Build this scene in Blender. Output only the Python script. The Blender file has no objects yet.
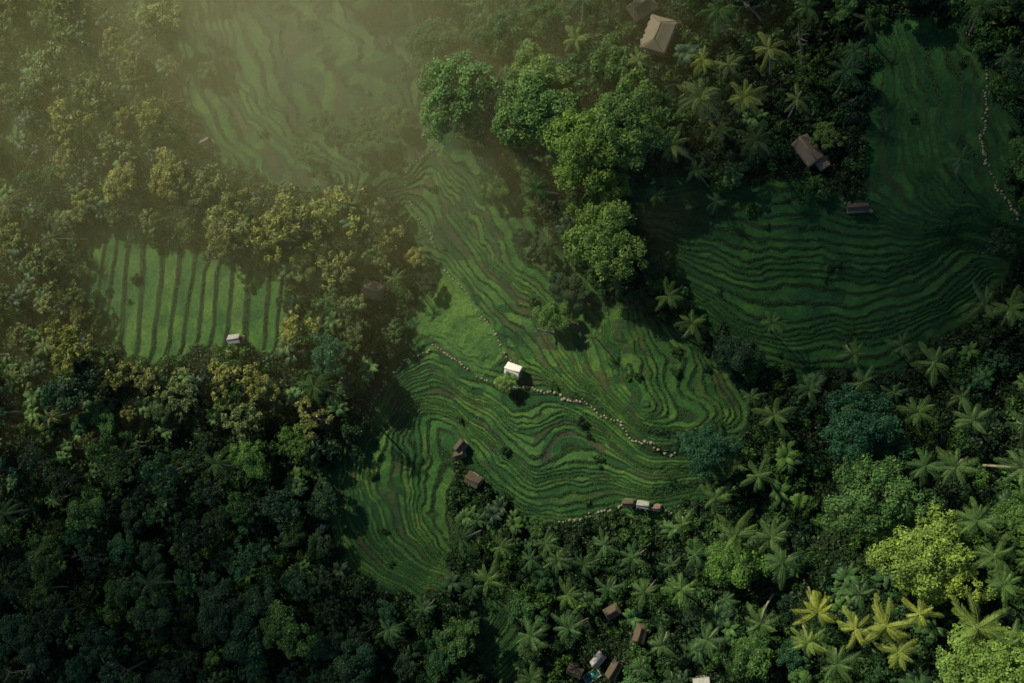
import bpy, math, numpy as np
from mathutils import Vector, Matrix
rng = np.random.default_rng(7)
scene = bpy.context.scene
scene.view_settings.view_transform = 'Standard'
scene.view_settings.look = 'None'
scene.view_settings.exposure = 0
COL = scene.collection

# ------------------------------------------------------------ camera
D = 199.0; T = math.radians(17); FPX = 35/36*1024
dx, dy = 0.96, -0.28
Cpos = np.array([D*math.sin(T)*dx, D*math.sin(T)*dy, D*math.cos(T)])
fw = -Cpos/np.linalg.norm(Cpos)
rt = np.cross(fw, [0, 1, 0]); rt /= np.linalg.norm(rt)
up = np.cross(rt, fw)
cam_d = bpy.data.cameras.new("camera"); cam = bpy.data.objects.new("camera", cam_d); COL.objects.link(cam)
cam_d.lens = 35; cam_d.sensor_width = 36; cam_d.clip_end = 12000; cam_d.clip_start = 1
M = Matrix(((rt[0], up[0], -fw[0], Cpos[0]), (rt[1], up[1], -fw[1], Cpos[1]), (rt[2], up[2], -fw[2], Cpos[2]), (0, 0, 0, 1)))
cam.matrix_world = M
scene.camera = cam

def P(px, py, z=0.0):
    d = fw*FPX + rt*(px-512) - up*(py-341.5)
    t = (z-Cpos[2])/d[2]
    return Cpos[0]+d[0]*t, Cpos[1]+d[1]*t

def W2P(x, y, z):
    vx, vy, vz = x-Cpos[0], y-Cpos[1], z-Cpos[2]
    dep = vx*fw[0]+vy*fw[1]+vz*fw[2]
    return 512+FPX*(vx*rt[0]+vy*rt[1]+vz*rt[2])/dep, 341.5-FPX*(vx*up[0]+vy*up[1]+vz*up[2])/dep

# ------------------------------------------------------------ noise
TAB = [np.random.default_rng(s).random((256, 256)) for s in range(12)]
def vn(x, y, s=0):
    xi = np.floor(x).astype(int); yi = np.floor(y).astype(int)
    u = x-xi; v = y-yi; u = u*u*(3-2*u); v = v*v*(3-2*v); t = TAB[s]
    a = t[xi % 256, yi % 256]; b = t[(xi+1) % 256, yi % 256]; c = t[xi % 256, (yi+1) % 256]; d = t[(xi+1) % 256, (yi+1) % 256]
    return (a*(1-u)+b*u)*(1-v)+(c*(1-u)+d*u)*v
def ss(x): x = np.clip(x, 0, 1); return x*x*(3-2*x)

# ------------------------------------------------------------ level control lines (terrace contours)
STEP = 0.5
LINES = [
 (20, [(372,415),(385,385),(405,362),(432,347),(455,358),(480,378),(500,390),(530,390),(560,390)]),
 (20.8, [(590,405),(620,428),(650,450),(690,452)]),
 (15.5, [(398,400),(440,388),(480,415),(510,440),(535,455),(560,437),(600,445),(650,470),(700,470)]),
 (18, [(392,385),(430,365),(470,392),(505,415),(535,425),(565,412),(600,425),(640,455)]),
 (12.5, [(420,405),(455,415),(490,445),(515,468),(535,483),(560,470),(600,470),(650,487),(705,482)]),
 (9.5, [(445,430),(470,455),(500,485),(530,507),(560,512),(600,500),(650,502),(712,494)]),
 (20, [(318,475),(335,530),(360,572),(400,592)]),
 (17, [(350,440),(345,480),(360,530),(390,570),(440,588)]),
 (14, [(385,430),(375,480),(392,530),(425,566),(445,575)]),
 (11.5, [(415,428),(405,480),(415,530),(440,560)]),
 (9.5, [(440,440),(432,490),(440,530),(450,548)]),
 (21.2, [(430,290),(460,320),(480,355),(450,330),(425,330)]),
 (22.3, [(405,200),(430,250),(470,298),(505,335),(530,368)]),
 (25, [(425,175),(450,225),(490,275),(530,312),(560,350),(575,388)]),
 (28, [(455,155),(490,215),(530,265),(575,305),(597,345),(610,395)]),
 (30, [(500,160),(530,215),(570,262),(612,305),(630,350),(645,410)]),
 (28, [(650,335),(665,385),(690,425)]),
 (26, [(690,345),(705,385),(730,415)]),
 (24, [(720,360),(740,385),(755,415)]),
 (36, [(620,183),(680,192),(740,198),(800,193),(850,205)]),
 (33.5, [(628,208),(690,220),(750,232),(800,226),(850,235),(900,240)]),
 (31, [(640,232),(690,250),(750,268),(800,258),(860,265),(920,262),(960,240)]),
 (28, [(660,262),(710,285),(760,305),(810,295),(870,300),(930,290),(980,255)]),
 (25, [(690,292),(730,325),(780,345),(840,335),(900,328),(950,300),(1000,270)]),
 (22, [(715,330),(760,365),(820,372),(880,365),(930,345)]),
 (38, [(868,60),(872,110),(880,160),(905,215)]),
 (41, [(905,40),(912,110),(925,170),(950,215)]),
 (45, [(965,35),(988,70),(985,130),(1000,190),(1015,215)]),
 (35, [(180,20),(190,80),(212,140),(235,182)]),
 (32, [(208,10),(225,80),(255,130),(285,165),(330,188)]),
 (29, [(240,10),(262,75),(300,125),(350,158),(400,172)]),
 (26.5, [(300,20),(320,75),(370,110),(420,130),(440,150)]),
 (24.8, [(370,10),(395,60),(430,95)]),
 (41, [(82,225),(80,300)]),
 (39, [(120,232),(108,345)]),
 (37, [(158,240),(140,360)]),
 (35, [(195,252),(180,350)]),
 (33, [(232,262),(222,345)]),
 (31, [(270,270),(262,348)]),
 (28, [(320,300)]), (24.5, [(385,300),(370,340)]),
 (44, [(-40,300),(20,300)]), (34, [(-40,600),(0,560)]), (29, [(100,600)]), (29, [(200,450)]), (20, [(250,640)]), (12, [(400,650)]),
 (42, [(0,0),(-40,100)]), (40, [(100,60)]), (39, [(110,160)]),
 (6.5, [(480,530),(560,550)]), (4, [(550,640),(480,700)]), (5, [(620,600)]), (8, [(700,580)]), (16, [(850,600)]), (22, [(1000,600),(1060,700)]),
 (20, [(900,450)]), (25, [(1020,380)]), (14, [(780,480)]), (30, [(560,60)]), (35, [(650,40)]), (37, [(750,80)]), (31, [(610,130)]), (40, [(850,10)]), (26, [(490,60)]),
 (34, [(660,120)]), (50, [(1080,120)]),
]
pts = []; vals = []
for L, ln in LINES:
    z = (L-20)*STEP
    for i in range(len(ln)):
        a = ln[i]; pts.append(P(a[0], a[1], z)); vals.append(L)
        if i+1 < len(ln):
            b = ln[i+1]; n = int(math.dist(a, b)//18)
            for k in range(1, n+1):
                f = k/(n+1); pts.append(P(a[0]+(b[0]-a[0])*f, a[1]+(b[1]-a[1])*f, z)); vals.append(L)
pts = np.array(pts)/50.0; vals = np.array(vals, float)
def U(r2): return np.where(r2 > 1e-12, 0.5*r2*np.log(np.maximum(r2, 1e-12)), 0)
n = len(pts)
K = U(((pts[:, None]-pts[None])**2).sum(-1)) + np.eye(n)*0.0015
A = np.zeros((n+3, n+3)); A[:n, :n] = K; A[:n, n] = 1; A[:n, n+1:] = pts; A[n, :n] = 1; A[n+1:, :n] = pts.T
w = np.linalg.solve(A, np.concatenate([vals, [0, 0, 0]]))
BX0, BX1, BY0, BY1 = -150., 112., -92., 98.
gx = np.arange(BX0, BX1+1, 1.0); gy = np.arange(BY0, BY1+1, 1.0)
GX, GY = np.meshgrid(gx, gy)
q = np.stack([GX.ravel(), GY.ravel()], 1)/50
LV = np.zeros(len(q))
for i in range(0, len(q), 8000):
    s = q[i:i+8000]
    LV[i:i+8000] = U(((s[:, None]-pts[None])**2).sum(-1)) @ w[:n] + w[n] + s @ w[n+1:]
LV = np.clip(LV, 0, 58).reshape(GX.shape)
T_G = [(78,220),(130,226),(200,248),(292,273),(290,352),(240,350),(200,348),(150,368),(112,352),(78,290)]
def inpoly(px, py, poly):
    px = np.asarray(px, float); py = np.asarray(py, float); r = np.zeros(px.shape, bool)
    for i in range(len(poly)):
        x1, y1 = poly[i]; x2, y2 = poly[(i+1) % len(poly)]
        if y1 == y2: continue
        c = ((y1 > py) != (y2 > py)) & (px < (x2-x1)*(py-y1)/(y2-y1)+x1)
        r ^= c
    return r
def level(x, y):
    cx = np.clip(x, BX0, BX1-0.01)-BX0; cy = np.clip(y, BY0, BY1-0.01)-BY0
    i = cx.astype(int); j = cy.astype(int); u = cx-i; v = cy-j
    i = np.minimum(i, LV.shape[1]-2); j = np.minimum(j, LV.shape[0]-2)
    L = (LV[j, i]*(1-u)+LV[j, i+1]*u)*(1-v)+(LV[j+1, i]*(1-u)+LV[j+1, i+1]*u)*v
    px, py = W2P(x, y, (L-20)*STEP)
    calm = np.where(inpoly(px, py, T_G), .18, 1.0)
    L = L + calm*(1.3*(vn(x/13+7, y/13+3, 0)-.5) + .75*(vn(x/5, y/5, 1)-.5) + 0.36*(vn(x/2.2+9, y/2.2, 4)-.5) + 0.18*(vn(x/.9, y/.9, 2)-.5))
    # groups of tight steps alternating with broad paddies
    L = L + .34*np.sin(L*1.35+5*vn(x/30, y/30, 6)) * np.where(calm < .5, .6, 1)
    return L

# open (terraced) areas in map space
T_C = [(318,470),(345,440),(370,420),(378,385),(405,330),(425,275),(410,225),(392,190),(410,160),(450,140),(500,150),(530,200),(560,250),(600,290),(640,310),(700,335),(735,370),(752,400),(738,440),(724,492),(660,515),(560,524),(520,518),(480,488),(458,446),(452,500),(452,592),(405,600),(345,575)]
T_E = [(612,178),(700,180),(800,183),(862,195),(862,60),(880,15),(960,20),(1015,100),(1040,220),(1005,280),(960,325),(900,370),(800,380),(735,360),(685,305),(645,250)]
T_F = [(178,-10),(425,-10),(432,100),(485,150),(400,190),(330,192),(262,184),(210,155),(172,80)]
T_S = [(478,598),(515,598),(522,675),(478,675)]
T_L = [(800,430),(838,430),(850,560),(815,600)]
T_K = [(0,110),(20,110),(20,175),(0,180)]
T_LOW = [(392,285),(430,280),(440,345),(385,385),(355,440),(325,490),(308,470),(335,400),(372,340)]   # low scrub, no tall trees
OPEN = [T_C, T_E, T_F, T_G, T_S, T_K]
def is_open(px, py, extra=()):
    r = np.zeros(np.shape(px), bool)
    for p in list(OPEN)+list(extra): r |= inpoly(px, py, p)
    return r

# ------------------------------------------------------------ terrain grid
RES = 0.22
fx = np.arange(BX0, BX1, RES); fy = np.arange(BY0, BY1, RES)
def ext(a):
    g = []; d = 1.0; x = a[-1]
    while x < 4000: x += d; d *= 1.22; g.append(x)
    h = []; d = 1.0; x = a[0]
    while x > -4000: x -= d; d *= 1.22; h.append(x)
    return np.concatenate([h[::-1], a, g])
xs = ext(fx); ys = ext(fy)
X, Y = np.meshgrid(xs, ys)
L = level(X, Y)
Zs = (L-20)*STEP
far = np.maximum(np.maximum(BX0-X, X-BX1), np.maximum(BY0-Y, Y-BY1)).clip(0)
Zfar = ss(far/300)*60*(vn(X/160, Y/160, 5)-0.35)+ss(far/1500)*180*(vn(X/700, Y/700, 6)-.3)
px, py = W2P(X, Y, Zs)
jx = px+14*(vn(X/4, Y/4, 3)-.5)+6*(vn(X/1.2, Y/1.2, 4)-.5); jy = py+14*(vn(X/4+50, Y/4, 3)-.5)+6*(vn(X/1.2+50, Y/1.2, 4)-.5)
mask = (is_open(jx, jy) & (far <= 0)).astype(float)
for _ in range(3):
    mask[1:-1, 1:-1] = (mask[1:-1, 1:-1]*2+mask[:-2, 1:-1]+mask[2:, 1:-1]+mask[1:-1, :-2]+mask[1:-1, 2:])/6
gstrip = inpoly(px, py, T_G)
mul = np.where(gstrip, 1.25, np.where(inpoly(px, py, T_F), 1.3, np.where(inpoly(px, py, T_E), 1.45, 1.75)))
Lm = L*mul
k = np.floor(Lm); f = Lm-k
rw = np.where(gstrip, 0.24, 0.24+.18*vn(X/9+30, Y/9, 5))
s = ss((f-(1-rw))/rw)
Zt = ((k+s)/mul-20)*STEP + 0.12*np.exp(-((f-0.05)/.06)**2)
rough = 0.5*(vn(X/2.5, Y/2.5, 7)-.5)+0.25*(vn(X/.8, Y/.8, 8)-.5)
Z = Zs*(1-mask)+Zt*mask + rough*np.where(mask > .5, 0.15, 1.0) + Zfar
tri = inpoly(px, py, [(428,275),(445,262),(480,310),(507,352),(480,378),(450,352),(432,338),(415,332)])
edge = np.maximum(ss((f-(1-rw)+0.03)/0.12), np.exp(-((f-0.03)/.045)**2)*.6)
cell = np.floor(vn(X/11, Y/11, 9)*7).astype(int)
idr = TAB[10][(k.astype(int)*7) % 256, (cell*13) % 256]
def ground(x, y):
    i = np.clip(np.searchsorted(xs, x)-1, 0, len(xs)-2); j = np.clip(np.searchsorted(ys, y)-1, 0, len(ys)-2)
    u = (x-xs[i])/(xs[i+1]-xs[i]); v = (y-ys[j])/(ys[j+1]-ys[j])
    return (Z[j, i]*(1-u)+Z[j, i+1]*u)*(1-v)+(Z[j+1, i]*(1-u)+Z[j+1, i+1]*u)*v
def place(px_, py_, h=0.0):
    z = 0.0
    for _ in range(6):
        x, y = P(px_, py_, z+h); z = float(ground(x, y))
    return x, y, z

def big_mesh(name, V, Q, attrs=None, mats=(), matidx=None, smooth=False):
    me = bpy.data.meshes.new(name)
    V = np.asarray(V, np.float32); Q = np.asarray(Q, np.int32); nq, c = Q.shape
    me.vertices.add(len(V)); me.vertices.foreach_set("co", V.ravel())
    me.loops.add(nq*c); me.loops.foreach_set("vertex_index", Q.ravel())
    me.polygons.add(nq); me.polygons.foreach_set("loop_start", np.arange(0, nq*c, c, dtype=np.int32))
    me.polygons.foreach_set("loop_total", np.full(nq, c, np.int32))
    if matidx is not None: me.polygons.foreach_set("material_index", np.asarray(matidx, np.int32))
    if smooth: me.polygons.foreach_set("use_smooth", np.ones(nq, bool))
    for m in mats: me.materials.append(m)
    me.update(calc_edges=True)
    for nm, a in (attrs or {}).items():
        if a.ndim == 1:
            at = me.attributes.new(nm, 'FLOAT', 'POINT'); at.data.foreach_set("value", a.astype(np.float32))
        else:
            at = me.attributes.new(nm, 'FLOAT_COLOR', 'POINT'); at.data.foreach_set("color", a.astype(np.float32).ravel())
    return me
def add_obj(name, me, loc=(0, 0, 0), rz=0, sc=1, parent=None, color=None, tilt=(0, 0)):
    o = bpy.data.objects.new(name, me); COL.objects.link(o); o.location = loc; o.rotation_euler = (tilt[0], tilt[1], rz)
    o.scale = (sc, sc, sc) if np.isscalar(sc) else sc
    if parent: o.parent = parent
    if color is not None: o.color = (*color, 1)
    return o

# ------------------------------------------------------------ materials
class NT:
    def __init__(s, name):
        s.m = bpy.data.materials.new(name); s.m.use_nodes = True; s.t = s.m.node_tree; s.t.nodes.clear()
        s.out = s.t.nodes.new('ShaderNodeOutputMaterial')
    def n(s, ty, **kw):
        nd = s.t.nodes.new(ty)
        for k_, v in kw.items(): setattr(nd, k_, v)
        return nd
    def l(s, a, b): s.t.links.new(a, b)
    def mix(s, fac, a, b, bt='MIX'):
        nd = s.t.nodes.new('ShaderNodeMix'); nd.data_type = 'RGBA'; nd.blend_type = bt
        for sock, v in ((nd.inputs[0], fac), (nd.inputs[6], a), (nd.inputs[7], b)):
            if isinstance(v, bpy.types.NodeSocket): s.l(v, sock)
            elif isinstance(v, (tuple, list)): sock.default_value = (*v, 1)
            else: sock.default_value = v
        return nd.outputs[2]
    def ramp(s, fac, stops, interp='LINEAR'):
        r = s.t.nodes.new('ShaderNodeValToRGB'); r.color_ramp.interpolation = interp
        e = r.color_ramp.elements
        while len(e) < len(stops): e.new(0.5)
        for i, (p_, c) in enumerate(stops): e[i].position = p_; e[i].color = (*c, 1)
        s.l(fac, r.inputs[0]); return r.outputs[0]
    def noise(s, scale, detail=4, rough=.6, coord=None):
        nd = s.n('ShaderNodeTexNoise'); nd.inputs['Scale'].default_value = scale; nd.inputs['Detail'].default_value = detail; nd.inputs['Roughness'].default_value = rough
        if coord is None:
            coord = s.n('ShaderNodeNewGeometry').outputs['Position']
        s.l(coord, nd.inputs['Vector']); return nd.outputs['Fac']

def mat_ground():
    g = NT("terraced_ground")
    at = g.n('ShaderNodeAttribute', attribute_name='tm'); sep = g.n('ShaderNodeSeparateColor'); g.l(at.outputs['Color'], sep.inputs[0])
    edge_, idr_, msk = sep.outputs[0], sep.outputs[1], sep.outputs[2]
    pad = g.ramp(idr_, [(0, (.017, .07, .03)), (.2, (.032, .115, .036)), (.45, (.055, .15, .045)), (.68, (.085, .18, .052)), (.8, (.036, .10, .036)), (.9, (.05, .08, .04)), (1, (.065, .068, .045))])
    n1 = g.noise(1.6, 6, .75); n2 = g.noise(.25, 3); n3 = g.noise(6, 3, .7); n4 = g.noise(.07, 2)
    pad = g.mix(.75, pad, g.ramp(n1, [(.3, (.4, .48, .42)), (.7, (1.55, 1.5, 1.4))]), 'MULTIPLY')
    pad = g.mix(.7, pad, g.ramp(n2, [(.35, (.45, .6, .7)), (.65, (1.5, 1.3, 1))]), 'MULTIPLY')
    pad = g.mix(.6, pad, g.ramp(n4, [(.38, (.6, .75, .95)), (.62, (1.35, 1.2, .95))]), 'MULTIPLY')
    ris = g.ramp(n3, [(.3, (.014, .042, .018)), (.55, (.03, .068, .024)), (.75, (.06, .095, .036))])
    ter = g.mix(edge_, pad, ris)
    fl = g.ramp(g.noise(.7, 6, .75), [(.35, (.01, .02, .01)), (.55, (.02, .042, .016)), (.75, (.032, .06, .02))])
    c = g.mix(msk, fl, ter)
    p = g.n('ShaderNodeBsdfPrincipled'); g.l(c, p.inputs['Base Color']); p.inputs['Roughness'].default_value = .85; p.inputs['Specular IOR Level'].default_value = .2
    b = g.n('ShaderNodeBump'); b.inputs['Distance'].default_value = .45; b.inputs['Strength'].default_value = .9; g.l(g.noise(2.2, 7, .8), b.inputs['Height']); g.l(b.outputs[0], p.inputs['Normal'])
    g.l(p.outputs[0], g.out.inputs[0]); return g.m
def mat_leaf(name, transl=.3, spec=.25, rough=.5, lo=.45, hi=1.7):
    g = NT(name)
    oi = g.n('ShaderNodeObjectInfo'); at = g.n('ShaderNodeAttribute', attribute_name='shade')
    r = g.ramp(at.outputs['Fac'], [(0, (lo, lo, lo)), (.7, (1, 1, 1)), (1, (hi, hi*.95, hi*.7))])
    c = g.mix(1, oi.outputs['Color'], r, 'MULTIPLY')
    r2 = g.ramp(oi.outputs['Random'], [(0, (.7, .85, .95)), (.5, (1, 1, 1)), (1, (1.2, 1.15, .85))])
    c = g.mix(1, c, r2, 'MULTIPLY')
    p = g.n('ShaderNodeBsdfPrincipled'); g.l(c, p.inputs['Base Color']); p.inputs['Roughness'].default_value = rough; p.inputs['Specular IOR Level'].default_value = spec
    t = g.n('ShaderNodeBsdfTranslucent'); g.l(g.mix(1, c, (1.2, 1.3, .6), 'MULTIPLY'), t.inputs[0])
    mx = g.n('ShaderNodeMixShader'); mx.inputs[0].default_value = transl; g.l(p.outputs[0], mx.inputs[1]); g.l(t.outputs[0], mx.inputs[2])
    g.l(mx.outputs[0], g.out.inputs[0]); return g.m
def mat_plain(name, c1, c2, scale=3, rough=.8, bump=.1, stretch=None, spec=.3):
    g = NT(name); tc = g.n('ShaderNodeTexCoord'); co = tc.outputs['Object']
    if stretch:
        mp = g.n('ShaderNodeMapping'); mp.inputs['Scale'].default_value = stretch; g.l(co, mp.inputs[0]); co = mp.outputs[0]
    nf = g.noise(scale, 5, .7, co); c = g.ramp(nf, [(.3, c1), (.7, c2)])
    p = g.n('ShaderNodeBsdfPrincipled'); g.l(c, p.inputs['Base Color']); p.inputs['Roughness'].default_value = rough; p.inputs['Specular IOR Level'].default_value = spec
    b = g.n('ShaderNodeBump'); b.inputs['Distance'].default_value = bump; g.l(nf, b.inputs['Height']); g.l(b.outputs[0], p.inputs['Normal'])
    g.l(p.outputs[0], g.out.inputs[0]); return g.m
M_ground = mat_ground()
M_leaf = mat_leaf("foliage_leaves"); M_palm = mat_leaf("palm_leaves", .25, .25, .5, .6, 1.5)
M_grass = mat_leaf("grass_blades", .25, .2, .6)
M_bark = mat_plain("bark", (.08, .07, .05), (.2, .18, .14), 4)
M_pbark = mat_plain("palm_bark", (.24, .22, .17), (.42, .39, .32), 3, stretch=(1, 1, 4))
M_dead = mat_plain("dead_wood", (.18, .16, .13), (.32, .29, .24), 4)
M_thatch = mat_plain("thatch", (.07, .06, .045), (.16, .135, .10), 5, .95, .15, (6, 1, 1))
M_thatch_l = mat_plain("weathered_thatch", (.18, .155, .11), (.33, .285, .21), 5, .95, .15, (6, 1, 1))
M_tin = mat_plain("corrugated_metal", (.22, .23, .24), (.42, .42, .42), 2, .5, .03)
M_white = mat_plain("white_roof_sheet", (.66, .66, .64), (.82, .82, .80), 2, .6, .03)
M_rust = mat_plain("rusty_metal", (.12, .09, .075), (.24, .19, .16), 2, .7, .03)
M_tile = mat_plain("clay_tiles", (.075, .055, .045), (.14, .10, .08), 3, .85, .06)
M_blue = mat_plain("blue_sheet", (.10, .22, .30), (.20, .35, .42), 2, .5, .03)
M_wood = mat_plain("timber", (.09, .06, .04), (.18, .13, .08), 5, .8, .04)
M_plaster = mat_plain("plaster_wall", (.30, .28, .24), (.45, .42, .36), 2, .9, .03)
M_stone = mat_plain("path_stone", (.16, .14, .10), (.34, .30, .23), 3, .9, .04)
M_glass = mat_plain("dark_window", (.02, .025, .03), (.04, .045, .05), 1, .15, 0)
M_pool = mat_plain("pool_water", (.02, .18, .19), (.03, .24, .24), 1, .08, .01, spec=.5)

# terrain object
ny, nx = X.shape
V = np.stack([X.ravel(), Y.ravel(), Z.ravel()], 1)
ii = (np.arange(ny-1)[:, None]*nx+np.arange(nx-1)[None]).ravel()
Q = np.stack([ii, ii+1, ii+nx+1, ii+nx], 1)
inE = inpoly(px, py, T_E)
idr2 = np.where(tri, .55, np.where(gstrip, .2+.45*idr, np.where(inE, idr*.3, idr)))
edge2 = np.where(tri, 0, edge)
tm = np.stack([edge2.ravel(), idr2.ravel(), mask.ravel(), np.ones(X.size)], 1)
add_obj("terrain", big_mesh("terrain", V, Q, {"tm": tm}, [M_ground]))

# ------------------------------------------------------------ leaf tools
def leaves(C, N, size, asp=.55, jit=.5, r=rng):
    n = len(C); N = N+jit*r.normal(size=(n, 3)); N /= np.linalg.norm(N, axis=1, keepdims=True)
    a = np.cross(N, r.normal(size=(n, 3))); a /= np.linalg.norm(a, axis=1, keepdims=True); b = np.cross(N, a)
    s = (np.ones(n)*size*r.uniform(.6, 1.35, n))[:, None]
    V = np.stack([C-a*s, C-b*s*asp-N*s*.12, C+a*s, C+b*s*asp-N*s*.12], 1).reshape(-1, 3)
    return V, np.arange(4*n).reshape(-1, 4)
class Acc:
    def __init__(s): s.V = []; s.Q = []; s.m = []; s.a = []; s.n = 0
    def add(s, V, Q, mi=0, shade=.5):
        s.V.append(V); s.Q.append(Q+s.n); s.m.append(np.full(len(Q), mi)); s.n += len(V)
        s.a.append(np.full(len(V), shade) if np.isscalar(shade) else shade)
    def mesh(s, name, mats, smooth=False):
        return big_mesh(name, np.concatenate(s.V), np.concatenate(s.Q), {"shade": np.concatenate(s.a)}, mats, np.concatenate(s.m), smooth)
def tube(pts_, rad, seg=7):
    pts_ = np.asarray(pts_, float); n = len(pts_); V = []
    for i in range(n):
        d = pts_[min(i+1, n-1)]-pts_[max(i-1, 0)]; d /= np.linalg.norm(d)+1e-9
        a = np.cross(d, [0.3, 1, .1]); a /= np.linalg.norm(a); b = np.cross(d, a)
        for k_ in range(seg):
            t = 2*math.pi*k_/seg; V.append(pts_[i]+rad[i]*(math.cos(t)*a+math.sin(t)*b))
    Q = [[i*seg+k_, i*seg+(k_+1) % seg, (i+1)*seg+(k_+1) % seg, (i+1)*seg+k_] for i in range(n-1) for k_ in range(seg)]
    return np.array(V), np.array(Q)

def broadleaf(seed, R=5, CH=3.6, TH=7, nl=46, npl=130, ls=.30, lob=(.8, 1.5), flat=.8):
    r = np.random.default_rng(seed); ac = Acc()
    bend = r.normal(size=2)*.5
    tp = [(0, 0, -.8), (bend[0]*.3, bend[1]*.3, TH*.4), (bend[0], bend[1], TH*.85), (bend[0]*1.2, bend[1]*1.2, TH+CH*.5)]
    v, q_ = tube(tp, [.34, .26, .2, .07]); ac.add(v, q_, 1)
    az = r.uniform(0, 2*math.pi, 5); amp = r.uniform(.1, .25, 3)
    for i in range(nl):
        t = r.uniform(0, 2*math.pi); rr = math.sqrt(r.uniform(0, 1))
        rim = R*(1+amp[0]*math.sin(2*t+az[0])+amp[1]*math.sin(3*t+az[1])+amp[2]*math.sin(5*t+az[2]))
        hz = CH*math.sqrt(max(0, 1-rr**2*.92))*r.uniform(.55, 1.05)
        c = np.array([bend[0]+rim*rr*math.cos(t), bend[1]+rim*rr*math.sin(t), TH+hz])
        lr = r.uniform(*lob)
        if i % 4 == 0:
            v, q_ = tube([(bend[0]*.8, bend[1]*.8, TH*r.uniform(.65, .95)), (c+np.array([bend[0], bend[1], TH]))/2+np.array([0, 0, -.3]), c], [.13, .08, .03], 5); ac.add(v, q_, 1)
        nn = int(npl*(lr/1.15)**2*r.uniform(.7, 1.2))
        d = r.normal(size=(nn, 3)); d[:, 2] = np.abs(d[:, 2])*1.0-.35*(r.random(nn) < .3); d /= np.linalg.norm(d, axis=1, keepdims=True)
        rad = lr*r.uniform(.55, 1.1, nn)[:, None]
        pos = c+d*rad*np.array([1, 1, flat])
        v, q_ = leaves(pos, d+np.array([0, 0, .5]), ls, .55, .55, r)
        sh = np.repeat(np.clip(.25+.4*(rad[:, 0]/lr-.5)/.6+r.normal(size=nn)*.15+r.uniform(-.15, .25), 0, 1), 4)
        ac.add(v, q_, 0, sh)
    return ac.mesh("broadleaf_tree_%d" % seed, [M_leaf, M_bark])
def palm(seed, H=11, NF=18, FL=4.4):
    r = np.random.default_rng(seed); ac = Acc()
    t = np.linspace(0, 1, 9); lean = r.uniform(.6, 2.8); la = r.uniform(0, 6.28)
    tp = np.stack([-lean*math.cos(la)*(1-t)**2, -lean*math.sin(la)*(1-t)**2, -.5+(H+.5)*t], 1)
    v, q_ = tube(tp, .22-.08*t+.08*(t == 0)); ac.add(v, q_, 1)
    top = tp[-1]
    for i in range(7):
        a = i*2.4; c = top+np.array([.3*math.cos(a), .3*math.sin(a), -.25])
        v, q_ = tube([c-[0, 0, .14], c-[0, 0, .05], c+[0, 0, .07], c+[0, 0, .14]], [.03, .13, .12, .03], 6); ac.add(v, q_, 1)
    for i in range(NF):
        a = i*2.39996+r.normal()*.25; e = math.radians(70-110*(i/NF)**.85+r.normal()*9)
        fl = FL*r.uniform(.75, 1.12)*(0.7 if i < 3 else 1); ns = 20; pos = top.copy(); el = e; P_ = [pos.copy()]; dirs = []
        curl = r.uniform(.8, 1.35); yaw = r.normal()*.02
        for s_ in range(ns):
            d = np.array([math.cos(a)*math.cos(el), math.sin(a)*math.cos(el), math.sin(el)])
            pos = pos+d*fl/ns; P_.append(pos.copy()); dirs.append(d); el -= math.radians(3.4+2.4*s_/ns)*curl; a += yaw
        v, q_ = tube(P_[::4], [.05, .045, .035, .025, .02, .01][:len(P_[::4])], 4); ac.add(v, q_, 0, .9)
        side = np.array([-math.sin(a), math.cos(a), 0]); LVs = []; sh = []
        age = .35+.4*(1-i/NF)+r.normal()*.1
        for s_ in range(2, ns+1):
            u = s_/ns; ll = fl*.22*math.sin(math.pi*min(1, (u*.82+.14)))**.7; d = dirs[s_-1]; un = np.cross(d, side)
            for sg in (-1, 1):
              for hh in (0, .5):
                if r.random() < .08: continue
                base = P_[s_]-d*fl/ns*hh
                ld = d*.8+side*sg*.75+np.array([0, 0, -.35-.3*r.random()]); ld /= np.linalg.norm(ld)
                wv = d*.06
                tip = base+ld*ll*r.uniform(.8, 1.1)
                mid = base+ld*ll*.5+np.array([0, 0, .06])
                LVs += [base-wv*.5, mid-wv*.6, tip, mid+wv*.6]; sh += [age+r.normal()*.1]*4
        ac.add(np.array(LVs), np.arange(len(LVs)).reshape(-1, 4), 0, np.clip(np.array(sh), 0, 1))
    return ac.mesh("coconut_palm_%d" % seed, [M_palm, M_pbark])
def banana(seed):
    r = np.random.default_rng(seed); ac = Acc()
    for st in range(3):
        o = np.array([r.normal()*.7, r.normal()*.7, 0]) if st else np.zeros(3); H = r.uniform(1.6, 2.6)
        v, q_ = tube([o+[0, 0, -.3], o+[0, 0, H*.6], o+[0, 0, H]], [.16, .12, .07], 6); ac.add(v, q_, 0, .4)
        for i in range(8):
            a = i*2.4+r.normal()*.2; el = math.radians(r.uniform(25, 70)); pos = o+np.array([0, 0, H]); V_ = []; side = np.array([-math.sin(a), math.cos(a), 0]); ln = r.uniform(1.7, 2.5)
            for s_ in range(7):
                u = s_/6; wd = .38*math.sin(math.pi*min(.97, u*.85+.12))**.6
                V_ += [pos-side*wd+[0, 0, -.08], pos+[0, 0, .03], pos+side*wd+[0, 0, -.08]]
                pos = pos+np.array([math.cos(a)*math.cos(el), math.sin(a)*math.cos(el), math.sin(el)])*ln/6; el -= math.radians(17)
            q_ = []
            for s_ in range(6):
                b = s_*3; q_ += [[b, b+1, b+4, b+3], [b+1, b+2, b+5, b+4]]
            ac.add(np.array(V_), np.array(q_), 0, r.uniform(.4, .9))
    return ac.mesh("banana_plant_%d" % seed, [M_palm])
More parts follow.
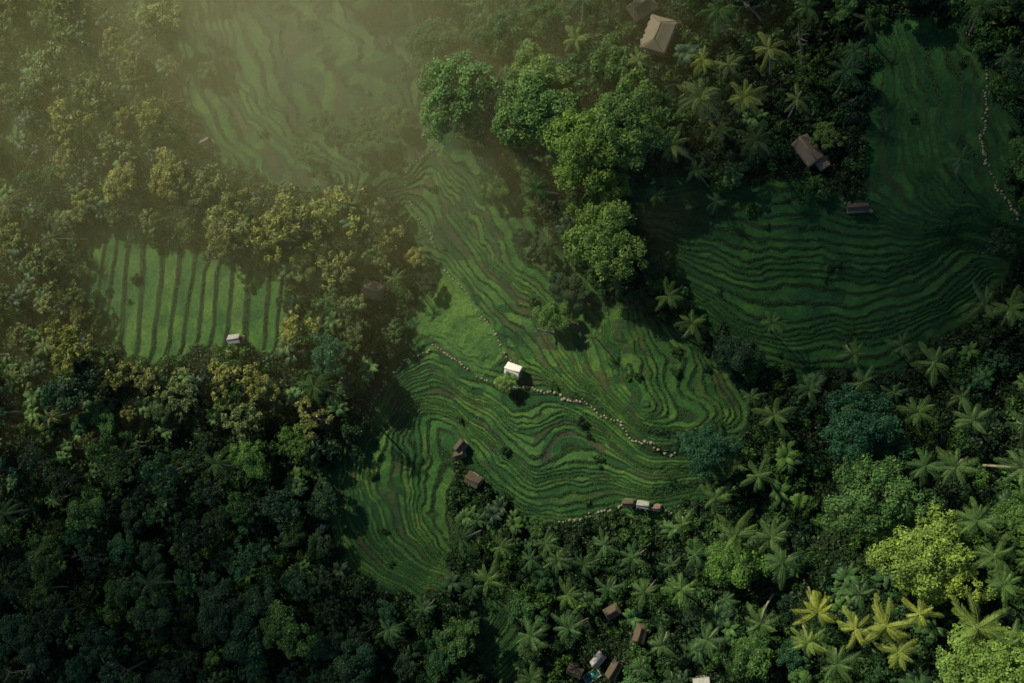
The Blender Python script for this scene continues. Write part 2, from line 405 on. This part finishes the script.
def shrub(seed):
    r = np.random.default_rng(seed); ac = Acc()
    for i in range(9):
        c = np.array([r.normal()*.8, r.normal()*.8, r.uniform(.2, 1.1)]); nn = 75
        v, q_ = tube([(0, 0, -.3), c*.5, c], [.06, .04, .02], 4); ac.add(v, q_, 0, .1)
        d = r.normal(size=(nn, 3)); d[:, 2] = np.abs(d[:, 2]); d /= np.linalg.norm(d, axis=1, keepdims=True)
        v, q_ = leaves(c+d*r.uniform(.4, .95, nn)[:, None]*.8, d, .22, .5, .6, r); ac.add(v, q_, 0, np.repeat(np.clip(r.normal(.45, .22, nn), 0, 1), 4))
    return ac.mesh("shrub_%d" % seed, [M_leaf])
TREES_D = [broadleaf(s_) for s_ in (1, 2, 3)] + [broadleaf(4, nl=60, npl=90, lob=(.6, 1.1)), broadleaf(5, nl=34, npl=170, lob=(1.1, 1.9))]   # full crowns
TREES_F = [broadleaf(s_, R=4.8, CH=4.2, TH=7.5, nl=40, npl=75, ls=.30, lob=(.55, 1.0)) for s_ in (11, 12, 13, 14)]   # open tufted crowns
TREES_L = [broadleaf(s_, R=5.2, CH=5.0, TH=8, nl=120, npl=150, ls=.19, lob=(.7, 1.15)) for s_ in (21, 22, 23)]   # large fine-leaved crowns
PALMS = [palm(31), palm(32, 12, 20, 4.7), palm(33, 10, 17, 4.2), palm(34, 11, 15, 4.5), palm(35, 12.5, 21, 4.4), palm(36, 11, 13, 4.2), palm(37, 11.5, 18, 4.8)]
BANA = [banana(41), banana(42)]; SHR = [shrub(s_) for s_ in (51, 52, 53, 54)]

# ------------------------------------------------------------ tree placement
acc_xy = []; acc_r = []
def put_tree(kind, px_, py_, diam_px, col, squash=1.0):
    if kind == 'palm':
        m = PALMS[rng.integers(len(PALMS))]; sc = diam_px*.2/8.4; h = 11*sc; nm = "coconut_palm"
    else:
        m = {'D': TREES_D, 'F': TREES_F, 'L': TREES_L}[kind]; m = m[rng.integers(len(m))]; sc = diam_px*.2/10.6; h = 9.5*sc; nm = "broadleaf_tree"
    x, y, z = place(px_, py_, h)
    if kind == 'palm': s3 = sc; tl = rng.normal(size=2)*.08
    else: s3 = (sc, sc, sc*squash); tl = (0, 0)
    add_obj(nm, m, (x, y, z), rng.uniform(0, 6.28), s3, color=col, tilt=tl)
    acc_xy.append((x, y)); acc_r.append(diam_px*.1*(0.62 if kind == 'palm' else .8))
G_rich = (.075, .165, .05); G_br = (.17, .29, .085); G_ol = (.22, .25, .095); G_dk = (.034, .08, .04); G_lime = (.24, .35, .075); G_teal = (.038, .12, .058)
for a in [('L',532,112,72,G_br),('L',540,78,54,G_br),('L',588,152,70,G_br),('L',622,130,72,G_br),('L',603,240,66,G_br),('L',600,205,46,G_br),('L',464,92,74,G_br),('L',430,45,50,G_rich),('D',575,68,50,G_rich),('D',608,62,44,G_rich),
          ('L',505,30,50,G_rich),('L',545,15,44,G_rich),('D',470,20,50,G_rich),('D',826,134,26,G_br),('D',553,318,30,G_rich),('D',505,383,20,G_br),('L',708,453,44,G_teal),('D',690,440,26,G_teal),('L',858,422,60,G_teal),('D',880,450,45,G_teal),
          ('L',880,498,68,G_rich),('L',925,548,66,G_lime),('L',898,530,48,G_br),('L',946,575,54,G_lime),('L',985,668,66,G_lime),('L',1015,655,44,G_lime),('D',960,675,40,G_br),
          ('D',520,612,38,G_rich),('D',280,632,52,G_rich),('F',300,222,62,G_ol),('F',340,215,60,G_ol),('F',272,240,50,G_ol),('F',235,205,52,G_ol),('F',205,190,44,G_ol),('F',330,260,46,G_ol),
          ('D',120,185,40,G_ol),('F',85,90,50,G_ol),('F',45,70,52,G_ol),('F',65,125,50,G_ol),('F',110,145,44,G_ol),('F',225,375,46,G_ol),('F',265,385,40,G_ol),('F',180,395,44,G_ol),('F',300,330,44,G_ol),('F',150,385,36,G_ol),
          ('F',310,420,40,G_ol),('F',245,420,46,G_ol),('F',390,240,34,G_ol),('F',345,305,36,G_ol),('D',735,350,36,G_dk),('D',575,290,26,G_dk),('D',560,285,22,G_dk),('D',735,560,48,G_rich),
          ('F',340,140,30,G_rich),('D',366,128,34,G_rich),('D',318,118,24,G_rich),('F',300,150,24,G_rich),('D',395,118,26,G_rich),('F',378,215,34,G_ol),('D',205,70,22,G_rich),('D',410,70,34,G_rich),('D',495,185,26,G_rich),('D',532,170,34,G_rich),('D',525,235,22,G_dk),('D',545,250,24,G_dk),
          ('D',640,300,24,G_dk),('F',395,330,20,G_rich),('F',360,380,22,G_rich),('D',1000,240,26,G_dk),('D',655,262,26,G_dk)]:
    put_tree(*a)
for a in [(578,40,42),(700,95,48),(750,95,50),(770,48,42),(678,142,42),(395,272,36),(686,330,42),(668,298,36),(778,418,46),(812,385,42),(860,383,44),(938,362,44),(980,420,50),(1012,320,40),(922,415,44),
          (718,500,40),(745,535,44),(762,478,42),(735,470,38),(985,515,48),(962,470,44),(925,475,40),(805,602,46),(850,630,50),(838,666,50),(925,612,50),(968,630,52),(1004,640,48),(808,640,44),(885,625,48),
          (580,628,42),(635,560,40),(600,540,38),(560,560,40),(680,520,36),(665,640,38),(715,640,44),(760,610,42),(530,560,36),(500,540,34),(480,515,30),(960,160,36),(770,330,28),(735,60,36),(640,110,34),(545,545,34),(1015,470,44),(900,660,44),(1000,560,44),
          (330,300,34),(305,150,30),(265,105,26),(700,560,40),(650,590,40),(610,590,38),(570,595,36),(780,540,44),(790,570,40),(860,590,40),(700,60,34),
          (850,352,30),(900,352,32),(655,195,30),(752,400,32),(620,285,30),(985,300,34),(590,335,24),(700,170,30),(725,130,38),(790,100,36),(720,200,26),(640,60,30)]:
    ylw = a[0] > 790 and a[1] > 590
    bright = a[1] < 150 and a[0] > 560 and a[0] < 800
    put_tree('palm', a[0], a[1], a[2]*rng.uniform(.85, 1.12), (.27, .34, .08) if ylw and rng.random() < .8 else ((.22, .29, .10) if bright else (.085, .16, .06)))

def cand_loop(N, spec):
    for _ in range(N):
        x = rng.uniform(-165, 125); y = rng.uniform(-105, 112)
        z = float(ground(x, y)); spec(x, y, z)
def near(x, y, r, k_):
    A_ = np.array(acc_xy); R_ = np.array(acc_r); return bool((np.hypot(A_[:, 0]-x, A_[:, 1]-y) < (R_+r)*k_).any())
BUILD_PX = [(513,370,16),(234,339,14),(658,32,34),(812,152,26),(372,290,22),(460,448,14),(472,480,14),(645,506,22),(598,662,30),(638,632,14),(612,612,10),(322,528,10),(205,140,10),(640,10,18),(700,680,14),(860,205,16),(655,70,16)]
def blocked(px_, py_, pad=0):
    return any((px_-a)**2+(py_-b)**2 < (c+pad)**2 for a, b, c in BUILD_PX)
def spec_tree(x, y, z):
    h = 9.0; p_, q_ = W2P(x, y, z+h)
    if p_ > 700 and q_ > 380: pp = .55
    elif p_ > 450 and q_ > 500: pp = .55
    elif p_ > 400 and q_ < 190: pp = .4
    elif p_ < 400 and q_ < 430: pp = .12
    else: pp = .06
    isp = rng.random() < pp
    dia = rng.uniform(26, 50) if isp else rng.uniform(20, 54)
    r = dia*.1
    j = rng.normal(size=2)*3
    if inpoly(p_, q_, T_LOW): return
    for ox, oy in ((0, 0), (r*3.2, 0), (-r*3.2, 0), (0, r*3.2), (0, -r*3.2)):
        if is_open(p_+ox+j[0], q_+oy+j[1], (T_L,)): return
    if blocked(p_, q_, dia*.4): return
    if near(x, y, r*(.62 if isp else .8), .95 if p_ < 430 else 1.05): return
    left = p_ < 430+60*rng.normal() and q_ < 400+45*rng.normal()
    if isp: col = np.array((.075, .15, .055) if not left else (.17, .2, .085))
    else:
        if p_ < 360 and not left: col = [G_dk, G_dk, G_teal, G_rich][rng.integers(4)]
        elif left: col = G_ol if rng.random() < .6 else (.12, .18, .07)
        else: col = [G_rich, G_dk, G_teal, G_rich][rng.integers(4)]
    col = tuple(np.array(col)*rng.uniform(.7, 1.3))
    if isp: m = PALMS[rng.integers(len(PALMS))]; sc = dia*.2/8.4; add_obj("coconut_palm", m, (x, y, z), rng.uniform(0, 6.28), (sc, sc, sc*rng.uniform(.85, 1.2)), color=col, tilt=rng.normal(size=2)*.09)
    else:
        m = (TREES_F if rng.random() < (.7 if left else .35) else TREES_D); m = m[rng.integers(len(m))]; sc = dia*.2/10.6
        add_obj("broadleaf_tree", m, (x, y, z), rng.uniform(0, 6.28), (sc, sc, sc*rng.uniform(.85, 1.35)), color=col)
    acc_xy.append((x, y)); acc_r.append(r*(.62 if isp else .8))
cand_loop(9000, spec_tree)
ntree = len(acc_xy)
# undergrowth
und = bpy.data.objects.new("undergrowth", None); COL.objects.link(und)
ns = 0
for _ in range(5200):
    x = rng.uniform(-150, 112); y = rng.uniform(-92, 98); z = float(ground(x, y)); p_, q_ = W2P(x, y, z+1.5)
    op = bool(is_open(p_, q_)); 
    if op and rng.random() > .08: continue
    if blocked(p_, q_, 2): continue
    if op and abs(p_-460) < 50 and 260 < q_ < 390: continue
    if inpoly(p_, q_, T_L) and rng.random() < .8: continue
    ban = (not op) and rng.random() < .13
    m = BANA[rng.integers(2)] if ban else SHR[rng.integers(4)]
    sc = rng.uniform(.8, 1.9)*(.4 if op else 1)
    if ban: sc = rng.uniform(.8, 1.3)
    c = np.array(G_dk if rng.random() < .5 else G_rich)*rng.uniform(.6, 1.1)
    add_obj("banana_leaves" if ban else "shrub", m, (x, y, z), rng.uniform(0, 6.28), sc, parent=und, color=tuple(c)); ns += 1
print("trees", ntree, "shrubs", ns)

# grass on terrace banks and leaf cover on forest floor
inner = (far <= 0)
pe = (edge2*mask*inner).ravel(); vis = (px.ravel() > -20) & (px.ravel() < 1044) & (py.ravel() > -20) & (py.ravel() < 703)
clump = (vn(X/6+3, Y/6, 11).ravel() > .45)
cand = np.where((pe > .6) & vis & clump)[0]; sel = rng.choice(cand, min(80000, len(cand)), replace=False)
cand2 = np.where((mask.ravel() > .6) & (pe < .3) & vis & ~inE.ravel())[0]; sel2 = rng.choice(cand2, min(60000, len(cand2)), replace=False)
ac = Acc()
for se, sz, h, sm in ((sel, .22, .18, .35), (sel2, .13, .06, .6)):
    C = V[se]+np.concatenate([rng.uniform(-.1, .1, (len(se), 2)), rng.uniform(.0, h, (len(se), 1))], 1)
    v, q_ = leaves(C, np.tile([0, 0, 1.0], (len(se), 1)), sz, .35, .7)
    ac.add(v, q_, 0, np.repeat(np.clip(rng.normal(sm, .25, len(se)), 0, 1), 4))
me = ac.mesh("terrace_grass", [M_grass]); add_obj("terrace_grass", me, color=(.06, .125, .042))
cand3 = np.where((mask.ravel() < .3) & vis & inner.ravel())[0]; se = rng.choice(cand3, min(200000, len(cand3)), replace=False)
C = V[se]+np.concatenate([rng.uniform(-.2, .2, (len(se), 2)), rng.uniform(.1, 1.0, (len(se), 1))], 1)
v, q_ = leaves(C, np.tile([0, 0, 1.0], (len(se), 1)), .34, .5, .7)
ac = Acc(); ac.add(v, q_, 0, np.repeat(np.clip(rng.normal(.4, .25, len(se)), 0, 1), 4))
add_obj("forest_floor_foliage", ac.mesh("forest_floor_foliage", [M_leaf]), color=(.034, .075, .032))

# ------------------------------------------------------------ stone paths
def stone_path(name, line, wid=.7, gap=.62):
    pw = [place(*p_) for p_ in line]; ac = Acc(); r = rng
    for a, b in zip(pw[:-1], pw[1:]):
        a = np.array(a[:2]); b = np.array(b[:2]); ln = np.linalg.norm(b-a); d = (b-a)/ln; sd = np.array([-d[1], d[0]]); t = 0
        while t < ln:
            for sgn in ((-1, 1) if wid > .9 else (0,)):
                if r.random() < .12: continue
                c = a+d*t+sd*(math.sin(t*.5+a[0])*.35+r.normal()*.12+sgn*wid*.28); z = float(ground(c[0], c[1]))
                an = r.uniform(0, 6.28); rr = wid*.5*r.uniform(.4, 1.0)
                ang = an+np.arange(8)*math.pi/4; rad = rr*r.uniform(.75, 1.1, 8)
                top = np.stack([c[0]+rad*np.cos(ang), c[1]+rad*np.sin(ang), np.full(8, z+.15+r.uniform(0, .05))], 1); bot = top.copy(); bot[:, 2] -= .35
                v = np.concatenate([top, bot]); q_ = [[i, 8+i, 8+(i+1) % 8, (i+1) % 8] for i in range(8)]+[[0, 1, 2, 3], [0, 3, 4, 7], [4, 5, 6, 7]]
                ac.add(v, np.array(q_), 0)
            t += gap*r.uniform(.7, 1.4)
    return add_obj(name, ac.mesh(name, [M_stone]))
stone_path("stone_footpath", [(370,418),(374,405),(383,385),(402,364),(432,347),(446,352),(462,366),(482,378),(500,388)], .6)
stone_path("stone_footpath", [(500,388),(530,386),(548,392),(562,398),(582,400),(600,413),(622,425),(634,440),(655,446),(672,455),(690,453)], .8)
stone_path("dirt_trail", [(965,35),(980,42),(988,60),(986,90),(989,110),(983,135),(988,160),(997,185),(1012,212),(1018,222)], .6, .45)
stone_path("stone_footpath", [(655,62),(664,75),(650,95),(656,108)], .7)
stone_path("stone_footpath", [(560,524),(590,515),(620,506),(640,508),(668,512),(685,508),(708,505)], .7)
stone_path("stone_footpath", [(450,140),(436,150),(410,165),(404,190),(418,215),(430,240),(440,262)], .45, .8)
stone_path("stone_footpath", [(440,262),(470,300),(495,335),(512,362)], .5, .8)
stone_path("stone_footpath", [(845,205),(860,208),(875,208)], .9, .5)

# ------------------------------------------------------------ buildings
def boxes(lst):
    V_ = []; Q_ = []
    for cx, cy, cz, sx, sy, sz in lst:
        b = len(V_)
        for k_ in range(8): V_.append((cx+sx/2*(1 if k_ & 1 else -1), cy+sy/2*(1 if k_ & 2 else -1), cz+sz/2*(1 if k_ & 4 else -1)))
        Q_ += [[b+i for i in f_] for f_ in ((0,2,3,1),(4,5,7,6),(0,1,5,4),(2,6,7,3),(0,4,6,2),(1,3,7,5))]
    return np.array(V_, float), np.array(Q_)
def part(name, lst, mat, parent):
    v, q_ = boxes(lst); me = big_mesh(name, v, q_, None, [mat]); return add_obj(name, me, parent=parent)
def house(name, px_, py_, w_, d_, h_, rise, rz, roofmat, wallmat=M_wood, hip=0.0, open_=False, shaggy=False, ov=.5):
    """w_ along ridge (x), d_ across; rz degrees"""
    x, y, z = place(px_, py_, h_+rise*.5)
    e = bpy.data.objects.new(name, None); COL.objects.link(e); e.location = (x, y, z+.15); e.rotation_euler = (0, 0, math.radians(rz))
    part("floor", [(0, 0, -.35, w_+.3, d_+.3, 1.0)], M_stone, e)
    fz = .15
    W2, D2 = w_/2, d_/2
    part("posts", [(sx*(W2-.08), sy*(D2-.08), fz+h_/2, .16, .16, h_-.004) for sx in (-1, 1) for sy in (-1, 1)]+[(0, sy*(D2-.08), fz+h_/2, .14, .14, h_-.004) for sy in (-1, 1)], M_wood, e)
    if not open_:
        t = .1; i = .2
        part("walls", [(-W2+i, 0, fz+h_/2, t, d_-.5, h_), (W2-i, 0, fz+h_/2, t, d_-.5, h_), (0, D2-i, fz+h_/2, w_-.6, t, h_),
             (-w_*.3, -D2+i, fz+h_/2, w_*.4-.3, t, h_), (w_*.3, -D2+i, fz+h_/2, w_*.4-.3, t, h_), (0, -D2+i, fz+h_*.92, w_*.2+.29, t, h_*.15)], wallmat, e)
        part("door", [(0, -D2+i+.06, fz+h_*.42, w_*.2+.2, .05, h_*.82)], M_wood, e)
        part("windows", [(sx*w_*.28, -D2+i-.055, fz+h_*.55, .7, .03, .7) for sx in (-1, 1)]+[(sx*(W2-i+.055), 0, fz+h_*.55, .03, .8, .7) for sx in (-1, 1)], M_glass, e)
    else:
        part("bench", [(0, D2*.5, fz+.45, w_*.8, .5, .08), (-w_*.35, D2*.5, fz+.2, .08, .4, .4), (w_*.35, D2*.5, fz+.2, .08, .4, .4)], M_wood, e)
    A_, B_ = W2+ov, D2+ov; zr = fz+h_; R_ = max(A_-hip*B_, .05) if hip else A_
    zt = zr+rise; V_ = []; Q_ = []
    for sg in (-1, 1):
        base = len(V_); cols = 14; rows = 6
        for j in range(rows+1):
            v_ = j/rows; hw = A_+(R_-A_)*v_
            for i in range(cols+1):
                u = i/cols*2-1; jit = rng.normal()*.03 if shaggy else (.02 if i % 2 else -.02)
                sag = -.12*math.sin(math.pi*v_) if shaggy else 0
                V_.append((u*hw, sg*B_*(1-v_)+(rng.normal()*.1 if shaggy and j == 0 else 0), zr-.25+(zt-zr+.25)*v_+jit*(0 if j == rows else 1)+sag))
        for j in range(rows):
            for i in range(cols):
                a = base+j*(cols+1)+i; Q_.append([a, a+1, a+cols+2, a+cols+1] if sg < 0 else [a, a+cols+1, a+cols+2, a+1])
    if hip:
        for sg in (-1, 1):
            base = len(V_)
            for j in range(7):
                v_ = j/6
                for i in range(9):
                    u = i/8*2-1; V_.append((sg*(A_+(R_-A_)*v_), u*B_*(1-v_), zr-.25+(zt-zr+.25)*v_+(rng.normal()*.02 if shaggy else 0)))
            for j in range(6):
                for i in range(8):
                    a = base+j*9+i; Q_.append([a, a+1, a+10, a+9] if sg > 0 else [a, a+9, a+10, a+1])
    else:
        b = len(V_); V_ += [(-W2+.2, -D2, zr-.02), (-W2+.2, D2, zr-.02), (-W2+.2, .03, zt-.1), (-W2+.2, -.03, zt-.1), (W2-.2, -D2, zr-.02), (W2-.2, D2, zr-.02), (W2-.2, .03, zt-.1), (W2-.2, -.03, zt-.1)]
        Q_ += [[b, b+1, b+2, b+3], [b+4, b+5, b+6, b+7]]
    me = big_mesh("roof", V_, Q_, None, [roofmat]); ro = add_obj("roof", me, parent=e)
    so = ro.modifiers.new("thickness", 'SOLIDIFY'); so.thickness = .14 if shaggy else .05; so.offset = 1
    part("ridge_cap", [(0, 0, zt+.05, 2*R_+.1, .3, .12)], roofmat, e)
    return e
house("white_roofed_hut", 513, 370, 2.5, 1.8, 2.0, .7, -20, M_white, open_=True, ov=.35)
house("field_hut", 234, 339, 2.2, 1.4, 1.8, .45, 5, M_tin, ov=.3)
house("thatched_house", 658, 33, 5.4, 4.2, 2.8, 1.6, 68, M_thatch_l, M_plaster, hip=.6, shaggy=True)
house("thatched_house", 642, 6, 4.0, 3.0, 2.6, 1.5, 30, M_thatch, hip=.5, shaggy=True)
house("wooden_house", 808, 150, 4.4, 2.4, 2.6, 1.1, -58, M_rust, M_plaster, ov=.45)
house("garden_shed", 820, 160, 3.0, 1.4, 2.0, .4, -58, M_thatch_l, open_=True, ov=.3)
house("thatched_house", 372, 290, 3.8, 2.6, 2.5, 1.3, -15, M_thatch, hip=.5, shaggy=True)
house("field_hut", 460, 446, 1.9, 1.4, 2.0, .6, 50, M_thatch, open_=True, ov=.3)
house("field_hut", 459, 455, 1.5, 1.1, 1.8, .5, 15, M_thatch, open_=True, ov=.3)
house("thatched_hut", 473, 480, 2.4, 1.7, 2.1, .8, -30, M_thatch, shaggy=True, ov=.4)
house("tin_roofed_shelter", 643, 505, 2.0, 1.1, 2.1, .4, -8, M_tin, open_=True, ov=.2)
house("tin_roofed_shelter", 657, 508, .9, .9, 2.1, .4, -8, M_rust, open_=True, ov=.2)
house("tin_roofed_shelter", 628, 503, 1.8, 1.0, 2.0, .4, -3, M_thatch, open_=True, ov=.2)
house("field_hut", 322, 528, 1.3, .9, 1.7, .4, 70, M_blue, ov=.15)
house("field_hut", 205, 142, 1.7, 1.3, 1.8, .5, 20, M_rust, ov=.25)
house("village_house", 598, 660, 2.6, 1.3, 2.8, .7, 50, M_tin, M_plaster, ov=.3)
house("village_house", 614, 670, 3.0, 1.5, 2.8, .8, 60, M_thatch, M_plaster, ov=.4)
house("tiled_house", 640, 634, 3.0, 1.7, 2.8, 1.0, 75, M_tile, M_plaster, hip=.5, ov=.4)
house("tiled_house", 612, 612, 2.4, 1.6, 2.8, .9, 30, M_thatch, M_plaster, hip=.5, ov=.4)
house("village_house", 575, 672, 2.4, 1.4, 2.6, .8, -20, M_thatch, M_plaster, ov=.4)
house("village_house", 702, 684, 2.6, 1.6, 2.6, .7, 10, M_tin, M_plaster, ov=.3)
house("field_hut", 858, 207, 3.2, .9, 1.8, .35, 0, M_thatch, open_=True, ov=.2)
# pool
x, y, z = place(592, 676, .6)
e = bpy.data.objects.new("swimming_pool", None); COL.objects.link(e); e.location = (x, y, z+.35); e.rotation_euler = (0, 0, math.radians(35))
part("rim", [(0, .85, 0, 3.6, .2, .8), (0, -.85, 0, 3.6, .2, .8), (1.7, 0, 0, .2, 1.5, .8), (-1.7, 0, 0, .2, 1.5, .8)], M_plaster, e)
part("water", [(0, 0, -.05, 3.19, 1.49, .7)], M_pool, e)

# dead trees
def dead_tree(px_, py_, hgt, seed, lean=(0, 0)):
    r = np.random.default_rng(seed); ac = Acc(); top = np.array([lean[0], lean[1], hgt])
    v, q_ = tube([(0, 0, -.5), top*.4+[.2, .1, 0], top*.75, top], [.3, .22, .13, .04]); ac.add(v, q_)
    for i in range(9):
        t = r.uniform(.35, .95); a = r.uniform(0, 6.28); b = top*t; l_ = hgt*r.uniform(.1, .22)
        c = b+np.array([math.cos(a)*l_, math.sin(a)*l_, l_*.7]); v, q_ = tube([b, (b+c)/2+[0, 0, -.2], c], [.08, .05, .02], 5); ac.add(v, q_)
    x, y, z = place(px_, py_, 0); add_obj("dead_tree", ac.mesh("dead_tree", [M_dead]), (x, y, z))
dead_tree(48, 668, 10, 1, (-2, 1)); dead_tree(802, 68, 9, 2, (-.5, 5)); dead_tree(100, 560, 7, 3, (-1, 2)); dead_tree(765, 25, 9, 5, (-4, 2)); dead_tree(555, 335, 5, 6, (-3, 1))

# ------------------------------------------------------------ light
az = math.atan2(-.62, .78); el = math.radians(47)
sv = Vector((math.sin(az)*math.cos(el), math.cos(az)*math.cos(el), math.sin(el)))
sd = bpy.data.lights.new("sun", 'SUN'); sd.energy = 5.0; sd.angle = math.radians(.5); sd.color = (1, .90, .60)
so = bpy.data.objects.new("sun", sd); COL.objects.link(so); so.rotation_euler = sv.to_track_quat('Z', 'Y').to_euler(); so.location = sv*600
wd = bpy.data.worlds.new("World"); scene.world = wd; wd.use_nodes = True; nt = wd.node_tree; nt.nodes.clear()
sk = nt.nodes.new('ShaderNodeTexSky'); sk.sky_type = 'NISHITA'; sk.sun_disc = False; sk.sun_elevation = el; sk.sun_rotation = az
bg = nt.nodes.new('ShaderNodeBackground'); bg.inputs[1].default_value = .065; ow = nt.nodes.new('ShaderNodeOutputWorld')
nt.links.new(sk.outputs[0], bg.inputs[0]); nt.links.new(bg.outputs[0], ow.inputs[0])

# mist banks and added shading clouds: soft-edged lenses of homogeneous vapour
def vapour(name, cx, cy, cz, rx, ry, thick, dens, col, rot=0, seed=0, down=.35, aniso=0.0):
    g = NT(name+"_vapour"); vs = g.n('ShaderNodeVolumeScatter'); vs.inputs['Color'].default_value = (*col, 1); vs.inputs['Density'].default_value = dens; vs.inputs['Anisotropy'].default_value = aniso
    g.l(vs.outputs[0], g.out.inputs['Volume'])
    r = np.random.default_rng(seed); na, nr = 48, 20; ph = r.uniform(0, 6.28, 4)
    Vt = [(0, 0, thick)]; Vb = [(0, 0, -thick*down)]
    for i in range(1, nr+1):
        t = i/nr; h = math.exp(-(t*2.4)**2/2)-math.exp(-2.88)
        for k_ in range(na):
            a = 2*math.pi*k_/na; wob = 1+.12*math.sin(2*a+ph[0])+.09*math.sin(3*a+ph[1])+.06*math.sin(5*a+ph[2])
            hh = max(h, 0)/(1-math.exp(-2.88))
            Vt.append((rx*t*wob*math.cos(a), ry*t*wob*math.sin(a), thick*hh)); Vb.append((rx*t*wob*math.cos(a), ry*t*wob*math.sin(a), -thick*down*hh))
    nt_ = len(Vt); F = []
    idx = lambda i, k_: 0 if i == 0 else 1+(i-1)*na+k_ % na
    jdx = lambda i, k_: idx(i, k_) if i == nr else nt_+(0 if i == 0 else 1+(i-1)*na+k_ % na)
    for k_ in range(na):
        F.append((0, idx(1, k_), idx(1, k_+1))); F.append((jdx(0, 0), jdx(1, k_+1), jdx(1, k_)))
        for i in range(1, nr):
            F.append((idx(i, k_), idx(i+1, k_), idx(i+1, k_+1), idx(i, k_+1))); F.append((jdx(i, k_), jdx(i, k_+1), jdx(i+1, k_+1), jdx(i+1, k_)))
    me = bpy.data.meshes.new(name); me.from_pydata(Vt+Vb[:nt_-na], [], F); me.materials.append(g.m); me.update()
    return add_obj(name, me, (cx, cy, cz), rot)
x, y = P(330, -50, 18)
vapour("morning_mist", x, y, 14, 105, 62, 22, .011, (.98, 1, .42), math.radians(-8), 1)
x, y = P(90, 100, 14)
vapour("morning_mist", x, y, 12, 130, 100, 20, .008, (.98, 1, .45), 0, 2)
def shade_cloud(px_, py_, rx, ry, tau, rot=0, seed=0, alt=330):  # added out of view toward the sun, only to darken the ground at px_, py_
    x, y = P(px_, py_, 2); c = np.array([x, y, 2])+np.array(sv)*(alt/sv.z)
    th = 16.; path = th*1.35/math.sin(el)
    vapour("shade_cloud", c[0], c[1], c[2], rx, ry, th, tau/path, (.95, .95, .95), math.radians(rot), seed)
shade_cloud(955, 225, 85, 55, 2.4, 0, 3)
shade_cloud(170, 640, 120, 50, 2.2, 0, 5)
